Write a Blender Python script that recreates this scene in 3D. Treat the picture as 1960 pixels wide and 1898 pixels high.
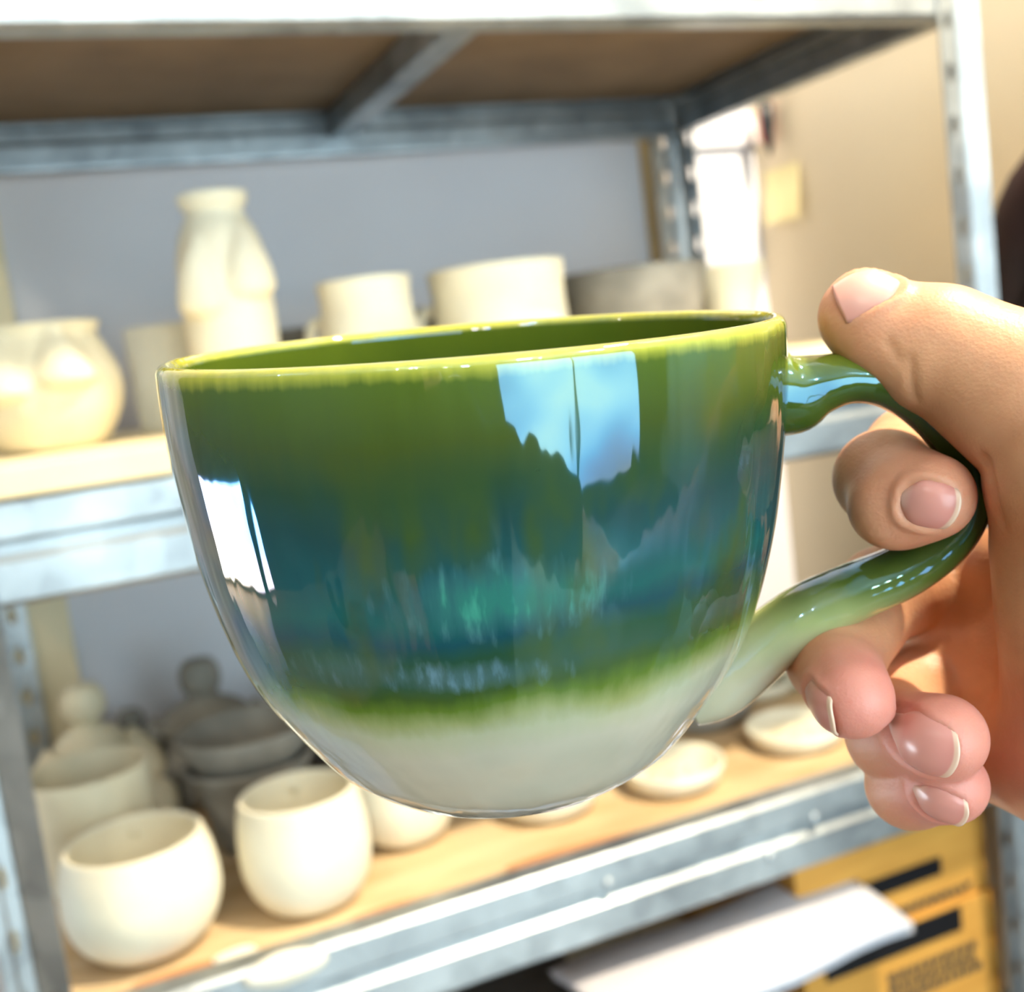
import bpy, bmesh, math, random, time
import numpy as np
from mathutils import Vector, Matrix
T0 = time.time()
random.seed(4)
for o in list(bpy.data.objects): bpy.data.objects.remove(o)
SC = bpy.context.scene

# ------------------------------------------------------------------ camera, world, lights, exposure
# world: x along the shelf front, y into the shelf, z up, metres; the camera stands at the origin, floor 1.45 m below
CR = np.array([[0.91296359, -0.38834386, -0.12524587],     # image right
               [-0.16488992, -0.0703543, -0.98379957],     # image down
               [0.37324094, 0.91882497, -0.1282649]])      # forward
FP = 2184.37
cam_d = bpy.data.cameras.new('camera'); cam = bpy.data.objects.new('camera', cam_d)
SC.collection.objects.link(cam); SC.camera = cam
cam_d.sensor_width = 36; cam_d.sensor_fit = 'HORIZONTAL'; cam_d.lens = 36 * FP / 1960
cam_d.clip_start = 0.01; cam_d.clip_end = 50
cam_d.dof.use_dof = True; cam_d.dof.focus_distance = 0.200; cam_d.dof.aperture_fstop = 15.0
cam.matrix_world = Matrix(((CR[0][0], -CR[1][0], -CR[2][0], 0), (CR[0][1], -CR[1][1], -CR[2][1], 0),
                           (CR[0][2], -CR[1][2], -CR[2][2], 0), (0, 0, 0, 1)))
SC.view_settings.view_transform = 'Standard'; SC.view_settings.look = 'None'
SC.view_settings.gamma = 1; SC.view_settings.use_curve_mapping = False
SC.view_settings.exposure = 0.82
SC.cycles.use_denoising = True
SC.cycles.max_bounces = 8; SC.cycles.diffuse_bounces = 4; SC.cycles.glossy_bounces = 4
SC.cycles.sample_clamp_indirect = 6; SC.cycles.caustics_reflective = False; SC.cycles.caustics_refractive = False

W = bpy.data.worlds.new('world'); SC.world = W; W.use_nodes = True
W.node_tree.nodes['Background'].inputs[0].default_value = (0.75, 0.88, 1.0, 1)
W.node_tree.nodes['Background'].inputs[1].default_value = 1.2
WINDOW_STRENGTH = 4.3

def lamp(name, loc, target, power, col, size, spot=None, blend=.4):
    d = bpy.data.lights.new(name, 'SPOT' if spot else 'AREA'); d.energy = power; d.color = col
    if spot: d.spot_size = spot; d.spot_blend = blend; d.shadow_soft_size = size
    else: d.shape = 'DISK'; d.size = size
    o = bpy.data.objects.new(name, d); SC.collection.objects.link(o); o.location = loc
    o.rotation_euler = (Vector(target) - Vector(loc)).to_track_quat('-Z', 'Y').to_euler(); return o
lamp('ceiling_lamp', (0.76, 0.10, 1.20), (0.35, 0.80, -0.3), 28, (1.0, 0.86, 0.62), 0.09)
lamp('side_lamp', (-0.5, -1.1, 0.75), (0.03, 0.95, -0.2), 14, (1.0, 0.84, 0.58), 0.05, spot=math.radians(26), blend=.5)
lamp('corner_lamp', (0.78, -0.05, 1.0), (0.86, 1.18, -0.05), 60, (1.0, 0.90, 0.74), 0.05, spot=math.radians(42), blend=.8)
for k_, (bx, by, bz, pw_) in enumerate([(-.9, -.7, 1.15, 5), (.15, -1.3, 1.2, 5), (-1.5, .35, 1.1, 5), (.70, -.7, 1.2, 7)]):
    d_ = bpy.data.lights.new('ceiling_bulb', 'POINT'); d_.energy = pw_; d_.color = (1, .88, .68); d_.shadow_soft_size = .02
    b_ = bpy.data.objects.new('ceiling_bulb', d_); SC.collection.objects.link(b_); b_.location = (bx, by, bz)

# ------------------------------------------------------------------ helpers
C = SC.collection
def cam2w(p): return CR.T @ np.asarray(p, float)
def P(px, py, mm):                                   # a point seen at px,py whose depth from the camera is mm
    d = mm / 1000.; return cam2w(((px - 980) / FP * d, (py - 949) / FP * d, d))
def on(px, py, ax, val):                             # the point seen at px,py on the plane axis = val
    r = cam2w(((px - 980) / FP, (py - 949) / FP, 1.)); return Vector(r * val / r[ax])

def node(nt, typ, **kw):
    n = nt.nodes.new(typ)
    for k, v in kw.items():
        if k.startswith('i_'):
            n.inputs[k[2:].replace('_', ' ')].default_value = v
        else: setattr(n, k, v)
    return n
def ramp(nt, stops, interp='LINEAR'):
    n = nt.nodes.new('ShaderNodeValToRGB'); cr = n.color_ramp; cr.interpolation = interp
    while len(cr.elements) > 1: cr.elements.remove(cr.elements[-1])
    cr.elements[0].position = stops[0][0]; cr.elements[0].color = (*stops[0][1], 1)
    for p_, c_ in stops[1:]:
        e = cr.elements.new(p_); e.color = (*c_, 1)
    return n
def sr(r, g, b):                                     # 0..255 sRGB -> linear
    f = lambda c: (c / 255 / 12.92) if c / 255 <= .04045 else ((c / 255 + .055) / 1.055) ** 2.4
    return (f(r), f(g), f(b))
def mat(name, col, rough=.6, metal=0., spec=.5, var=None, scale=20., bump=0., bscale=200., stretch=None, **extra):
    m = bpy.data.materials.new(name); m.use_nodes = True; nt = m.node_tree; b = nt.nodes['Principled BSDF']
    b.inputs['Base Color'].default_value = (*col, 1); b.inputs['Roughness'].default_value = rough
    b.inputs['Metallic'].default_value = metal; b.inputs['Specular IOR Level'].default_value = spec
    for k, v in extra.items(): b.inputs[k.replace('_', ' ')].default_value = v
    tc = node(nt, 'ShaderNodeTexCoord')
    src = tc.outputs['Object']
    if stretch:
        mp = node(nt, 'ShaderNodeMapping'); mp.inputs['Scale'].default_value = stretch
        nt.links.new(src, mp.inputs[0]); src = mp.outputs[0]
    if var:
        n = node(nt, 'ShaderNodeTexNoise'); n.inputs['Scale'].default_value = scale; n.inputs['Detail'].default_value = 5
        nt.links.new(src, n.inputs['Vector']); r = ramp(nt, [(.35, col), (.68, var)])
        nt.links.new(n.outputs[0], r.inputs[0]); nt.links.new(r.outputs[0], b.inputs['Base Color'])
    if bump:
        n = node(nt, 'ShaderNodeTexNoise'); n.inputs['Scale'].default_value = bscale; n.inputs['Detail'].default_value = 4
        nt.links.new(src, n.inputs['Vector']); bp = node(nt, 'ShaderNodeBump'); bp.inputs['Strength'].default_value = bump
        bp.inputs['Distance'].default_value = .002
        nt.links.new(n.outputs[0], bp.inputs['Height']); nt.links.new(bp.outputs[0], b.inputs['Normal'])
    return m
def tag(o, label, cat, group=None):
    o['label'] = label; o['category'] = cat
    if group: o['group'] = group
    return o
def empty(name, loc, label=None, cat=None, group=None, rotz=0):
    o = bpy.data.objects.new(name, None); C.objects.link(o); o.location = loc; o.rotation_euler = (0, 0, rotz)
    o.empty_display_size = .02
    if label: tag(o, label, cat, group)
    return o
def obj(name, vf, m, parent=None, smooth=False, label=None, loc=None):
    me = bpy.data.meshes.new(name)
    if isinstance(vf, bmesh.types.BMesh): vf.normal_update(); vf.to_mesh(me); vf.free()
    else: me.from_pydata([tuple(v) for v in vf[0]], [], vf[1]); me.update()
    o = bpy.data.objects.new(name, me); C.objects.link(o)
    if m: me.materials.append(m)
    if smooth:
        me.shade_smooth()
    if parent: o.parent = parent
    if loc is not None: o.location = loc
    if label: o['label'] = label
    return o
def struct(name, vf, m, **k):
    o = obj(name, vf, m, **k); o['kind'] = 'structure'; return o
def box(bm, a, b, bev=0.):
    lo = [min(a[i], b[i]) for i in range(3)]; hi = [max(a[i], b[i]) for i in range(3)]
    vs = [bm.verts.new((x, y, z)) for x in (lo[0], hi[0]) for y in (lo[1], hi[1]) for z in (lo[2], hi[2])]
    fs = [bm.faces.new([vs[i] for i in q]) for q in ((0, 1, 3, 2), (4, 6, 7, 5), (0, 4, 5, 1), (2, 3, 7, 6), (0, 2, 6, 4), (1, 5, 7, 3))]
    if bev:
        es = list({e for f in fs for e in f.edges}); bmesh.ops.bevel(bm, geom=es, offset=bev, segments=2, affect='EDGES', profile=.5)
    return bm
def boxm(a, b, bev=0.): return box(bmesh.new(), a, b, bev)
def lathe(prof, n=48, fn=None, close=False):
    """prof = [(r,z)...]; r = 0 at an end gives a pole; fn(x,y,z,i,th) displaces"""
    V, F = [], []; rows = []
    for i, (r, z) in enumerate(prof):
        if r < 1e-7: rows.append([len(V)]); V.append((0, 0, z)); continue
        row = []
        for k in range(n):
            t = 2 * math.pi * k / n; p = (r * math.cos(t), r * math.sin(t), z)
            if fn: p = fn(*p, i, t)
            row.append(len(V)); V.append(p)
        rows.append(row)
    for a, b in zip(rows, rows[1:]):
        for k in range(n):
            k2 = (k + 1) % n
            if len(a) == 1 and len(b) == 1: break
            if len(a) == 1: F.append((a[0], b[k2], b[k]))
            elif len(b) == 1: F.append((a[k], a[k2], b[0]))
            else: F.append((a[k], a[k2], b[k2], b[k]))
    return V, F
def smooth_profile(pts, n=8):
    out = []; pts = [np.array(p, float) for p in pts]
    for i in range(len(pts) - 1):
        p0 = pts[max(i - 1, 0)]; p1 = pts[i]; p2 = pts[i + 1]; p3 = pts[min(i + 2, len(pts) - 1)]
        for k in range(n):
            t = k / n
            out.append(.5 * ((2 * p1) + (-p0 + p2) * t + (2 * p0 - 5 * p1 + 4 * p2 - p3) * t * t + (-p0 + 3 * p1 - 3 * p2 + p3) * t ** 3))
    out.append(pts[-1]); return [tuple(p) for p in out]
def shell(outer, wall, floor_t=.005, nr=5, sub=5):
    """closed pot profile: outer from base centre up to the lip, then the inner wall back down"""
    o = smooth_profile(outer, sub)
    lip_r, lip_z = o[-1]
    inner = [(max(r - wall, 0), z) for r, z in o if z > floor_t + o[0][1]]
    arc = [(lip_r - wall / 2 + wall / 2 * math.cos(a), lip_z + wall / 2 * math.sin(a)) for a in np.linspace(.3, math.pi - .3, nr)]
    base = [(0, o[0][1])] if o[0][0] > 1e-6 else []
    return base + o + arc + inner[::-1] + [(0, floor_t + o[0][1])]
def tube(path, rad, n=16, caps=True, flat=None, up=None):
    """sweep an ellipse along path; rad = list of (ra, rb) or r; ra lies in the plane normal to `up`"""
    path = [np.array(p, float) for p in path]; V, F = [], []
    for i, p in enumerate(path):
        t = path[min(i + 1, len(path) - 1)] - path[max(i - 1, 0)]; t /= np.linalg.norm(t)
        u = np.array(up if up is not None else (0.0123, 0.02, 1.)); b = u - (u @ t) * t; b /= np.linalg.norm(b); a = np.cross(b, t)
        r = rad[i] if hasattr(rad, '__len__') else rad
        ra, rb = r if hasattr(r, '__len__') else (r, r)
        for k in range(n):
            th = 2 * math.pi * k / n
            V.append(p + a * ra * math.cos(th) + b * rb * math.sin(th))
    for i in range(len(path) - 1):
        for k in range(n):
            k2 = (k + 1) % n; F.append((i * n + k, i * n + k2, (i + 1) * n + k2, (i + 1) * n + k))
    if caps:
        F.append(tuple(range(n))[::-1]); F.append(tuple((len(path) - 1) * n + k for k in range(n)))
    return V, F
def catmull(pts, n=6): return smooth_profile(pts, n)
def copy_tree(o, parent=None):
    c = o.copy(); C.objects.link(c)
    if parent: c.parent = parent
    for ch in list(o.children): copy_tree(ch, c)
    return c

# ------------------------------------------------------------------ materials
M = {}
def galv(name, c1, c2, rough):
    m = bpy.data.materials.new(name); m.use_nodes = True; nt = m.node_tree; b = nt.nodes['Principled BSDF']
    tc = node(nt, 'ShaderNodeTexCoord'); v = node(nt, 'ShaderNodeTexVoronoi'); v.inputs['Scale'].default_value = 55
    n = node(nt, 'ShaderNodeTexNoise'); n.inputs['Scale'].default_value = 14; n.inputs['Detail'].default_value = 3
    nt.links.new(tc.outputs['Object'], v.inputs['Vector']); nt.links.new(tc.outputs['Object'], n.inputs['Vector'])
    mx = node(nt, 'ShaderNodeMath', operation='MULTIPLY_ADD'); nt.links.new(v.outputs['Color'], mx.inputs[0]); mx.inputs[1].default_value = .25
    nt.links.new(n.outputs[0], mx.inputs[2])
    r = ramp(nt, [(.35, c1), (.85, c2)]); nt.links.new(mx.outputs[0], r.inputs[0]); nt.links.new(r.outputs[0], b.inputs['Base Color'])
    b.inputs['Metallic'].default_value = .85; b.inputs['Roughness'].default_value = rough; return m
M['steel'] = galv('galvanised_steel', (.24, .265, .29), (.50, .545, .58), .42)
M['board'] = mat('shelf_board', sr(214, 188, 150), .75, var=sr(190, 158, 116), scale=9, bump=.15, bscale=120, stretch=(1, 4, 1))
M['paleboard'] = mat('pale_board', sr(240, 226, 190), .7, var=sr(228, 208, 166), scale=9)
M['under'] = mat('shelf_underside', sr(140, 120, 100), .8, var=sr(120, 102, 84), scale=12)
M['clay'] = mat('bisque_clay', sr(228, 219, 192), .62, var=sr(214, 204, 176), scale=30, bump=.08, bscale=300)
M['clay_w'] = mat('pale_bisque_clay', sr(234, 229, 208), .6, var=sr(222, 215, 194), scale=25, bump=.06, bscale=300)
M['grey'] = mat('grey_raw_clay', sr(150, 146, 138), .8, var=sr(122, 119, 113), scale=30, bump=.15, bscale=250)
M['dark'] = mat('dark_grey_clay', sr(84, 82, 82), .7, var=sr(60, 58, 58), scale=40)
M['wall'] = mat('painted_plaster', sr(216, 216, 224), .9, var=sr(210, 210, 219), scale=3, bump=.05, bscale=60)
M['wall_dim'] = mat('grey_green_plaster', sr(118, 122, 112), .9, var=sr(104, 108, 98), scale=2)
M['wallr'] = mat('cream_plaster', sr(232, 218, 192), .9, var=sr(224, 208, 180), scale=2, bump=.05, bscale=60)
M['wood'] = mat('pine_trim', sr(206, 180, 130), .6, var=sr(182, 152, 104), scale=10, stretch=(8, 8, 1))
M['cream'] = mat('cream_paint', sr(226, 214, 182), .7, var=sr(216, 202, 168), scale=6)
M['card'] = mat('cardboard', sr(206, 150, 66), .8, var=sr(190, 134, 54), scale=12, stretch=(1, 1, 6))
M['tape'] = mat('black_tape', (.01, .01, .012), .3)
M['ink'] = mat('printing_ink', (.03, .026, .02), .7)
M['paper'] = mat('paper', sr(206, 204, 212), .7, var=sr(198, 196, 204), scale=8)
M['note'] = mat('yellow_note', sr(250, 238, 186), .8, var=sr(244, 230, 172), scale=10)
M['white'] = mat('dried_slip', sr(244, 240, 228), .6, var=sr(232, 226, 208), scale=40, bump=.2, bscale=80)
M['stain'] = mat('wet_stain', sr(196, 142, 96), .7, var=sr(184, 126, 82), scale=20)
M['red'] = mat('red_plastic', sr(200, 70, 60), .4)
M['black'] = mat('black_cloth', (.012, .008, .008), .85, var=(.05, .012, .01), scale=6)
M['floor'] = mat('wood_floor', sr(150, 122, 88), .5, var=sr(120, 94, 64), scale=6, stretch=(1, 8, 1))
M['shirt'] = mat('dark_green_cloth', sr(52, 58, 48), .85, var=sr(40, 46, 38), scale=20, bump=.3, bscale=200)
M['trouser'] = mat('blue_denim', sr(40, 52, 78), .85, var=sr(32, 42, 64), scale=40)
M['hair'] = mat('brown_hair', sr(58, 40, 28), .6, var=sr(44, 30, 20), scale=60, stretch=(4, 4, 1))
M['eye'] = mat('eye_white', (.8, .78, .75), .2)
M['iris'] = mat('eye_iris', (.05, .03, .02), .15)
M['terra'] = mat('terracotta', sr(186, 92, 58), .7, var=sr(160, 74, 46), scale=30)
M['table'] = mat('table_top', sr(190, 168, 130), .6, var=sr(170, 146, 108), scale=10)
m = bpy.data.materials.new('window_daylight'); m.use_nodes = True; nt = m.node_tree; nt.nodes.clear()
em = node(nt, 'ShaderNodeEmission'); em.inputs[0].default_value = (.70, .92, 1.0, 1); em.inputs[1].default_value = WINDOW_STRENGTH
ou = node(nt, 'ShaderNodeOutputMaterial'); nt.links.new(em.outputs[0], ou.inputs[0]); M['day'] = m
M['day2'] = m.copy(); M['day2'].node_tree.nodes['Emission'].inputs[1].default_value = 14.0; M['day2'].node_tree.nodes['Emission'].inputs[0].default_value = (.80, .92, 1, 1)

# glaze: zones run round the mug at a height below the rim, object z = height above the base (0 .. 0.0923)
def glaze(name, handle=False):
    m = bpy.data.materials.new(name); m.use_nodes = True; nt = m.node_tree; b = nt.nodes['Principled BSDF']; L = nt.links.new
    tc = node(nt, 'ShaderNodeTexCoord'); sep = node(nt, 'ShaderNodeSeparateXYZ'); L(tc.outputs['Object'], sep.inputs[0])
    # runs: noise stretched down the wall
    mp = node(nt, 'ShaderNodeMapping'); mp.inputs['Scale'].default_value = (1, 1, .12); L(tc.outputs['Object'], mp.inputs[0])
    n1 = node(nt, 'ShaderNodeTexNoise'); n1.inputs['Scale'].default_value = 420; n1.inputs['Detail'].default_value = 4; L(mp.outputs[0], n1.inputs['Vector'])
    n2 = node(nt, 'ShaderNodeTexNoise'); n2.inputs['Scale'].default_value = 45; n2.inputs['Detail'].default_value = 2; L(tc.outputs['Object'], n2.inputs['Vector'])
    n3 = node(nt, 'ShaderNodeTexNoise'); n3.inputs['Scale'].default_value = 70; n3.inputs['Detail'].default_value = 3
    mp3 = node(nt, 'ShaderNodeMapping'); mp3.inputs['Scale'].default_value = (1, 1, .35); mp3.inputs['Location'].default_value = (3.1, 1.7, .4); L(tc.outputs['Object'], mp3.inputs[0]); L(mp3.outputs[0], n3.inputs['Vector'])
    def math_(op, a, b_=None, c=None):
        q = node(nt, 'ShaderNodeMath', operation=op)
        for i, s in enumerate((a, b_, c)):
            if s is None: continue
            if isinstance(s, (int, float)): q.inputs[i].default_value = s
            else: L(s, q.inputs[i])
        return q.outputs[0]
    if not handle:
        d1 = math_('MULTIPLY_ADD', n1.outputs[0], .0022, -.0011)
        d2 = math_('MULTIPLY_ADD', n2.outputs[0], .0080, -.0040)
        hz0 = math_('SUBTRACT', .0923, sep.outputs['Z']); tilt = math_('MULTIPLY', math_('MULTIPLY', sep.outputs['X'], .9), hz0)
        h = math_('SUBTRACT', .0923, sep.outputs['Z']); h = math_('ADD', h, tilt); hs = math_('ADD', h, math_('MULTIPLY', d2, math_('MINIMUM', math_('MULTIPLY', hz0, 60.), 1.))); h = math_('ADD', hs, d1)
        t = math_('DIVIDE', h, .0923)
        k = lambda mm: mm / 92.3
        dk = lambda c, q=.60: tuple(v * q for v in c)
        body = ramp(nt, [(k(0), sr(184, 178, 70)), (k(1.6), dk(sr(160, 166, 62), .9)), (k(3.5), dk(sr(96, 120, 42))), (k(13), dk(sr(80, 98, 38))), (k(20), dk(sr(54, 86, 60))),
                         (k(27), dk(sr(42, 84, 84))), (k(35), dk(sr(40, 98, 104))), (k(41), dk(sr(38, 108, 108))), (k(45), dk(sr(34, 88, 100))), (k(49), dk(sr(50, 92, 66))),
                         (k(53), dk(sr(60, 98, 76))), (k(56), dk(sr(74, 104, 44))), (k(58.5), dk(sr(100, 128, 44), .75)), (k(61.5), dk(sr(156, 168, 110), .8)),
                         (k(65), dk(sr(190, 194, 164), .85)), (k(70), dk(sr(206, 204, 184), .85)), (k(92), dk(sr(206, 200, 182), .85))])
        L(t, body.inputs[0])
        # patches where the olive breaks through the blue
        gate = ramp(nt, [(k(14), (0, 0, 0)), (k(26), (1, 1, 1)), (k(50), (1, 1, 1)), (k(57), (0, 0, 0))]); L(t, gate.inputs[0])
        olive = ramp(nt, [(.50, (0, 0, 0)), (.64, (1, 1, 1))]); L(n3.outputs[0], olive.inputs[0])
        f = math_('MULTIPLY', gate.outputs[0], olive.outputs[0]); f = math_('MULTIPLY', f, .75)
        mx = node(nt, 'ShaderNodeMix', data_type='RGBA'); L(f, mx.inputs[0]); L(body.outputs[0], mx.inputs[6]); mx.inputs[7].default_value = (*dk(sr(74, 100, 36)), 1)
        # pale turquoise streaks
        st = ramp(nt, [(.52, (0, 0, 0)), (.66, (1, 1, 1))]); L(n1.outputs[0], st.inputs[0])
        g2 = ramp(nt, [(k(32), (0, 0, 0)), (k(38), (1, 1, 1)), (k(43), (1, 1, 1)), (k(47), (0, 0, 0)), (k(50), (.0, .0, .0)), (k(52.5), (1, 1, 1)), (k(55), (0, 0, 0))]); L(t, g2.inputs[0])
        def patch(p0, sc, lo_, hi_):
            mpp = node(nt, 'ShaderNodeMapping'); mpp.vector_type = 'POINT'; mpp.inputs['Location'].default_value = tuple(-p0[i] / sc[i] for i in range(3)); mpp.inputs['Scale'].default_value = tuple(1 / v for v in sc)
            L(tc.outputs['Object'], mpp.inputs[0]); ln = node(nt, 'ShaderNodeVectorMath', operation='LENGTH'); L(mpp.outputs[0], ln.inputs[0])
            dd = math_('MULTIPLY_ADD', n1.outputs[0], -1.1, .55); q = math_('ADD', ln.outputs['Value'], dd); rr_ = ramp(nt, [(lo_, (1, 1, 1)), (hi_, (0, 0, 0))]); L(q, rr_.inputs[0]); return rr_.outputs[0]
        pa = patch((.003, -.056, .0535), (.020, .020, .0075), .35, 1.0); pb = patch((-.004, -.050, .0395), (.017, .020, .0034), .35, 1.0)
        pc = patch((-.022, -.046, .041), (.014, .02, .004), .3, 1.0)
        f2 = math_('MULTIPLY', math_('ADD', math_('MULTIPLY', pa, .85), math_('MULTIPLY', math_('ADD', pb, math_('MULTIPLY', pc, .5)), .8)), math_('MULTIPLY_ADD', st.outputs[0], .6, .4))
        f2n = node(nt, 'ShaderNodeClamp'); L(f2, f2n.inputs[0]); f2 = f2n.outputs[0]
        mx2 = node(nt, 'ShaderNodeMix', data_type='RGBA'); L(f2, mx2.inputs[0]); L(mx.outputs[2], mx2.inputs[6]); 
        pcx = node(nt, 'ShaderNodeMix', data_type='RGBA'); L(pa, pcx.inputs[0]); pcx.inputs[6].default_value = (*dk(sr(120, 160, 180)), 1); pcx.inputs[7].default_value = (*dk(sr(78, 172, 150), .7), 1); L(pcx.outputs[2], mx2.inputs[7])
        out = mx2.outputs[2]
        # inside wall: plain green
        rr = math_('SQRT', math_('ADD', math_('MULTIPLY', sep.outputs['X'], sep.outputs['X']), math_('MULTIPLY', sep.outputs['Y'], sep.outputs['Y'])))
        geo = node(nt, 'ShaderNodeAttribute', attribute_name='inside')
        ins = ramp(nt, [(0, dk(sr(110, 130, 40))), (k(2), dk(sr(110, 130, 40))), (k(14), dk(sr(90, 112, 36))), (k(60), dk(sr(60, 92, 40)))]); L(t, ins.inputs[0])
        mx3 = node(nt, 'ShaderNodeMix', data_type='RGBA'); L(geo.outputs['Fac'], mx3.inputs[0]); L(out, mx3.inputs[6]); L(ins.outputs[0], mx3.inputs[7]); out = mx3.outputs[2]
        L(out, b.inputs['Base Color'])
    else:
        d1 = math_('MULTIPLY_ADD', n2.outputs[0], .012, -.006)
        z = math_('ADD', sep.outputs['Z'], d1); t = math_('DIVIDE', z, .0923)
        r = ramp(nt, [(.20, sr(196, 194, 168)), (.31, sr(150, 162, 108)), (.40, sr(88, 106, 46)), (.50, sr(62, 84, 28)), (.84, sr(66, 84, 26)), (.93, sr(120, 132, 44))]); L(t, r.inputs[0])
        L(r.outputs[0], b.inputs['Base Color'])
    b.inputs['Roughness'].default_value = .06; b.inputs['IOR'].default_value = 1.9
    tf = ramp(nt, [(.35, (115, 115, 115)), (.65, (188, 188, 188))]); L(n2.outputs[0], tf.inputs[0]); L(tf.outputs[0], b.inputs['Thin Film Thickness']); b.inputs['Thin Film IOR'].default_value = 1.30
    b.inputs['Coat Weight'].default_value = .6; b.inputs['Coat Roughness'].default_value = .015; b.inputs['Coat IOR'].default_value = 1.5
    # gently uneven glaze surface
    nb = node(nt, 'ShaderNodeTexNoise'); nb.inputs['Scale'].default_value = 220; nb.inputs['Detail'].default_value = 1
    L(mp.outputs[0], nb.inputs['Vector'])
    bp = node(nt, 'ShaderNodeBump'); bp.inputs['Strength'].default_value = .6; bp.inputs['Distance'].default_value = .0004; L(nb.outputs[0], bp.inputs['Height'])
    L(bp.outputs[0], b.inputs['Normal']); L(bp.outputs[0], b.inputs['Coat Normal'])
    return m
M['glaze'] = glaze('green_blue_glaze'); M['glaze_h'] = glaze('green_handle_glaze', True)

def skin_mat():
    m = bpy.data.materials.new('skin'); m.use_nodes = True; nt = m.node_tree; b = nt.nodes['Principled BSDF']; L = nt.links.new
    at = node(nt, 'ShaderNodeAttribute', attribute_name='flush')
    tc = node(nt, 'ShaderNodeTexCoord')
    n = node(nt, 'ShaderNodeTexNoise'); n.inputs['Scale'].default_value = 90; n.inputs['Detail'].default_value = 5; L(tc.outputs['Object'], n.inputs['Vector'])
    r = ramp(nt, [(.3, sr(198, 141, 104)), (.7, sr(213, 158, 120))]); L(n.outputs[0], r.inputs[0])
    mx = node(nt, 'ShaderNodeMix', data_type='RGBA'); L(at.outputs['Fac'], mx.inputs[0]); L(r.outputs[0], mx.inputs[6]); mx.inputs[7].default_value = (*sr(216, 134, 132), 1)
    L(mx.outputs[2], b.inputs['Base Color'])
    b.inputs['Roughness'].default_value = .48; b.inputs['Subsurface Weight'].default_value = .35
    b.inputs['Subsurface Radius'].default_value = (1, .35, .18); b.inputs['Subsurface Scale'].default_value = .004
    v = node(nt, 'ShaderNodeTexVoronoi'); v.inputs['Scale'].default_value = 1500; L(tc.outputs['Object'], v.inputs['Vector'])
    n2 = node(nt, 'ShaderNodeTexNoise'); n2.inputs['Scale'].default_value = 700; n2.inputs['Detail'].default_value = 5; L(tc.outputs['Object'], n2.inputs['Vector'])
    ad = node(nt, 'ShaderNodeMath', operation='MULTIPLY_ADD'); L(v.outputs['Distance'], ad.inputs[0]); ad.inputs[1].default_value = .35; L(n2.outputs[0], ad.inputs[2])
    bp = node(nt, 'ShaderNodeBump'); bp.inputs['Strength'].default_value = .5; bp.inputs['Distance'].default_value = .00022; L(ad.outputs[0], bp.inputs['Height']); L(bp.outputs[0], b.inputs['Normal'])
    return m
M['skin'] = skin_mat()
def nail_mat():
    m = bpy.data.materials.new('fingernail'); m.use_nodes = True; nt = m.node_tree; b = nt.nodes['Principled BSDF']; L = nt.links.new
    at = node(nt, 'ShaderNodeAttribute', attribute_name='tip')
    r = ramp(nt, [(0, sr(222, 182, 166)), (.15, sr(208, 146, 134)), (.89, sr(208, 140, 130)), (.925, sr(222, 184, 162)), (1, sr(228, 198, 176))]); L(at.outputs['Fac'], r.inputs[0])
    L(r.outputs[0], b.inputs['Base Color']); b.inputs['Roughness'].default_value = .28; b.inputs['Subsurface Weight'].default_value = .15
    b.inputs['Subsurface Radius'].default_value = (1, .4, .25); b.inputs['Subsurface Scale'].default_value = .002
    return m
M['nail'] = nail_mat()

# ------------------------------------------------------------------ the room
FZ, CZ = -1.45, 1.30
XL, XR, YB, YF = -2.9, 0.862, 1.20, -2.3
YE = 6.0
struct('floor', boxm((XL - .3, YF - .1, FZ - .05), (2.6, YE + .1, FZ)), M['floor'])
struct('ceiling', boxm((XL - .3, YF - .1, CZ), (2.6, YE + .1, CZ + .05)), M['wall'])
struct('wall_back', boxm((-.70, YB, FZ), (XR, YB + .1, CZ)), M['wall'])
struct('wall_right', boxm((XR, -.15, FZ), (XR + .1, YB + .1, CZ)), M['wallr'])
# wall behind the photographer with a wide daylight window, and a glass door far to the left
def window(name, plane, val, a0, a1, z0, z1, mull=()):
    """pane + frame in the wall plane axis=val (0: x, 1: y) spanning a0..a1"""
    def q(a, b, z0_, z1_, t0, t1):
        return ((val + t0, a, z0_), (val + t1, b, z1_)) if plane == 0 else ((a, val + t0, z0_), (b, val + t1, z1_))
    bm = bmesh.new(); box(bm, *q(a0, a1, z0, z1, -.01, .01)); w = struct(name, bm, M['day'])
    bm = bmesh.new(); e = .05
    for a, b, c, d in [(a0 - e, a0, z0 - e, z1 + e), (a1, a1 + e, z0 - e, z1 + e), (a0, a1, z0 - e, z0), (a0, a1, z1, z1 + e)] + [(mm - .02, mm + .02, z0, z1) for mm in mull]:
        box(bm, *q(a, b, c, d, -.04, .04))
    obj('window_frame', bm, M['dark'], w); return w
def wall_with_hole(name, plane, val, a0, a1, h0, h1, z0, z1, m_, t=.1):
    bm = bmesh.new()
    for a, b, c, d in [(a0, h0, FZ, CZ), (h1, a1, FZ, CZ), (h0, h1, FZ, z0), (h0, h1, z1, CZ)]:
        if plane == 0: box(bm, (val - t / 2, a, c), (val + t / 2, b, d))
        else: box(bm, (a, val - t / 2, c), (b, val + t / 2, d))
    return struct(name, bm, m_)
wall_with_hole('wall_front', 1, YF, XL, 2.5, -.62, 1.75, -1.32, .95, M['wall_dim'])
window('window_1', 1, YF, -.62, 1.75, -1.32, .95, mull=(.55,))
wall_with_hole('wall_left', 0, XL, YF, YE, 1.65, 5.5, -1.40, -.74, M['wall_dim'])
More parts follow.
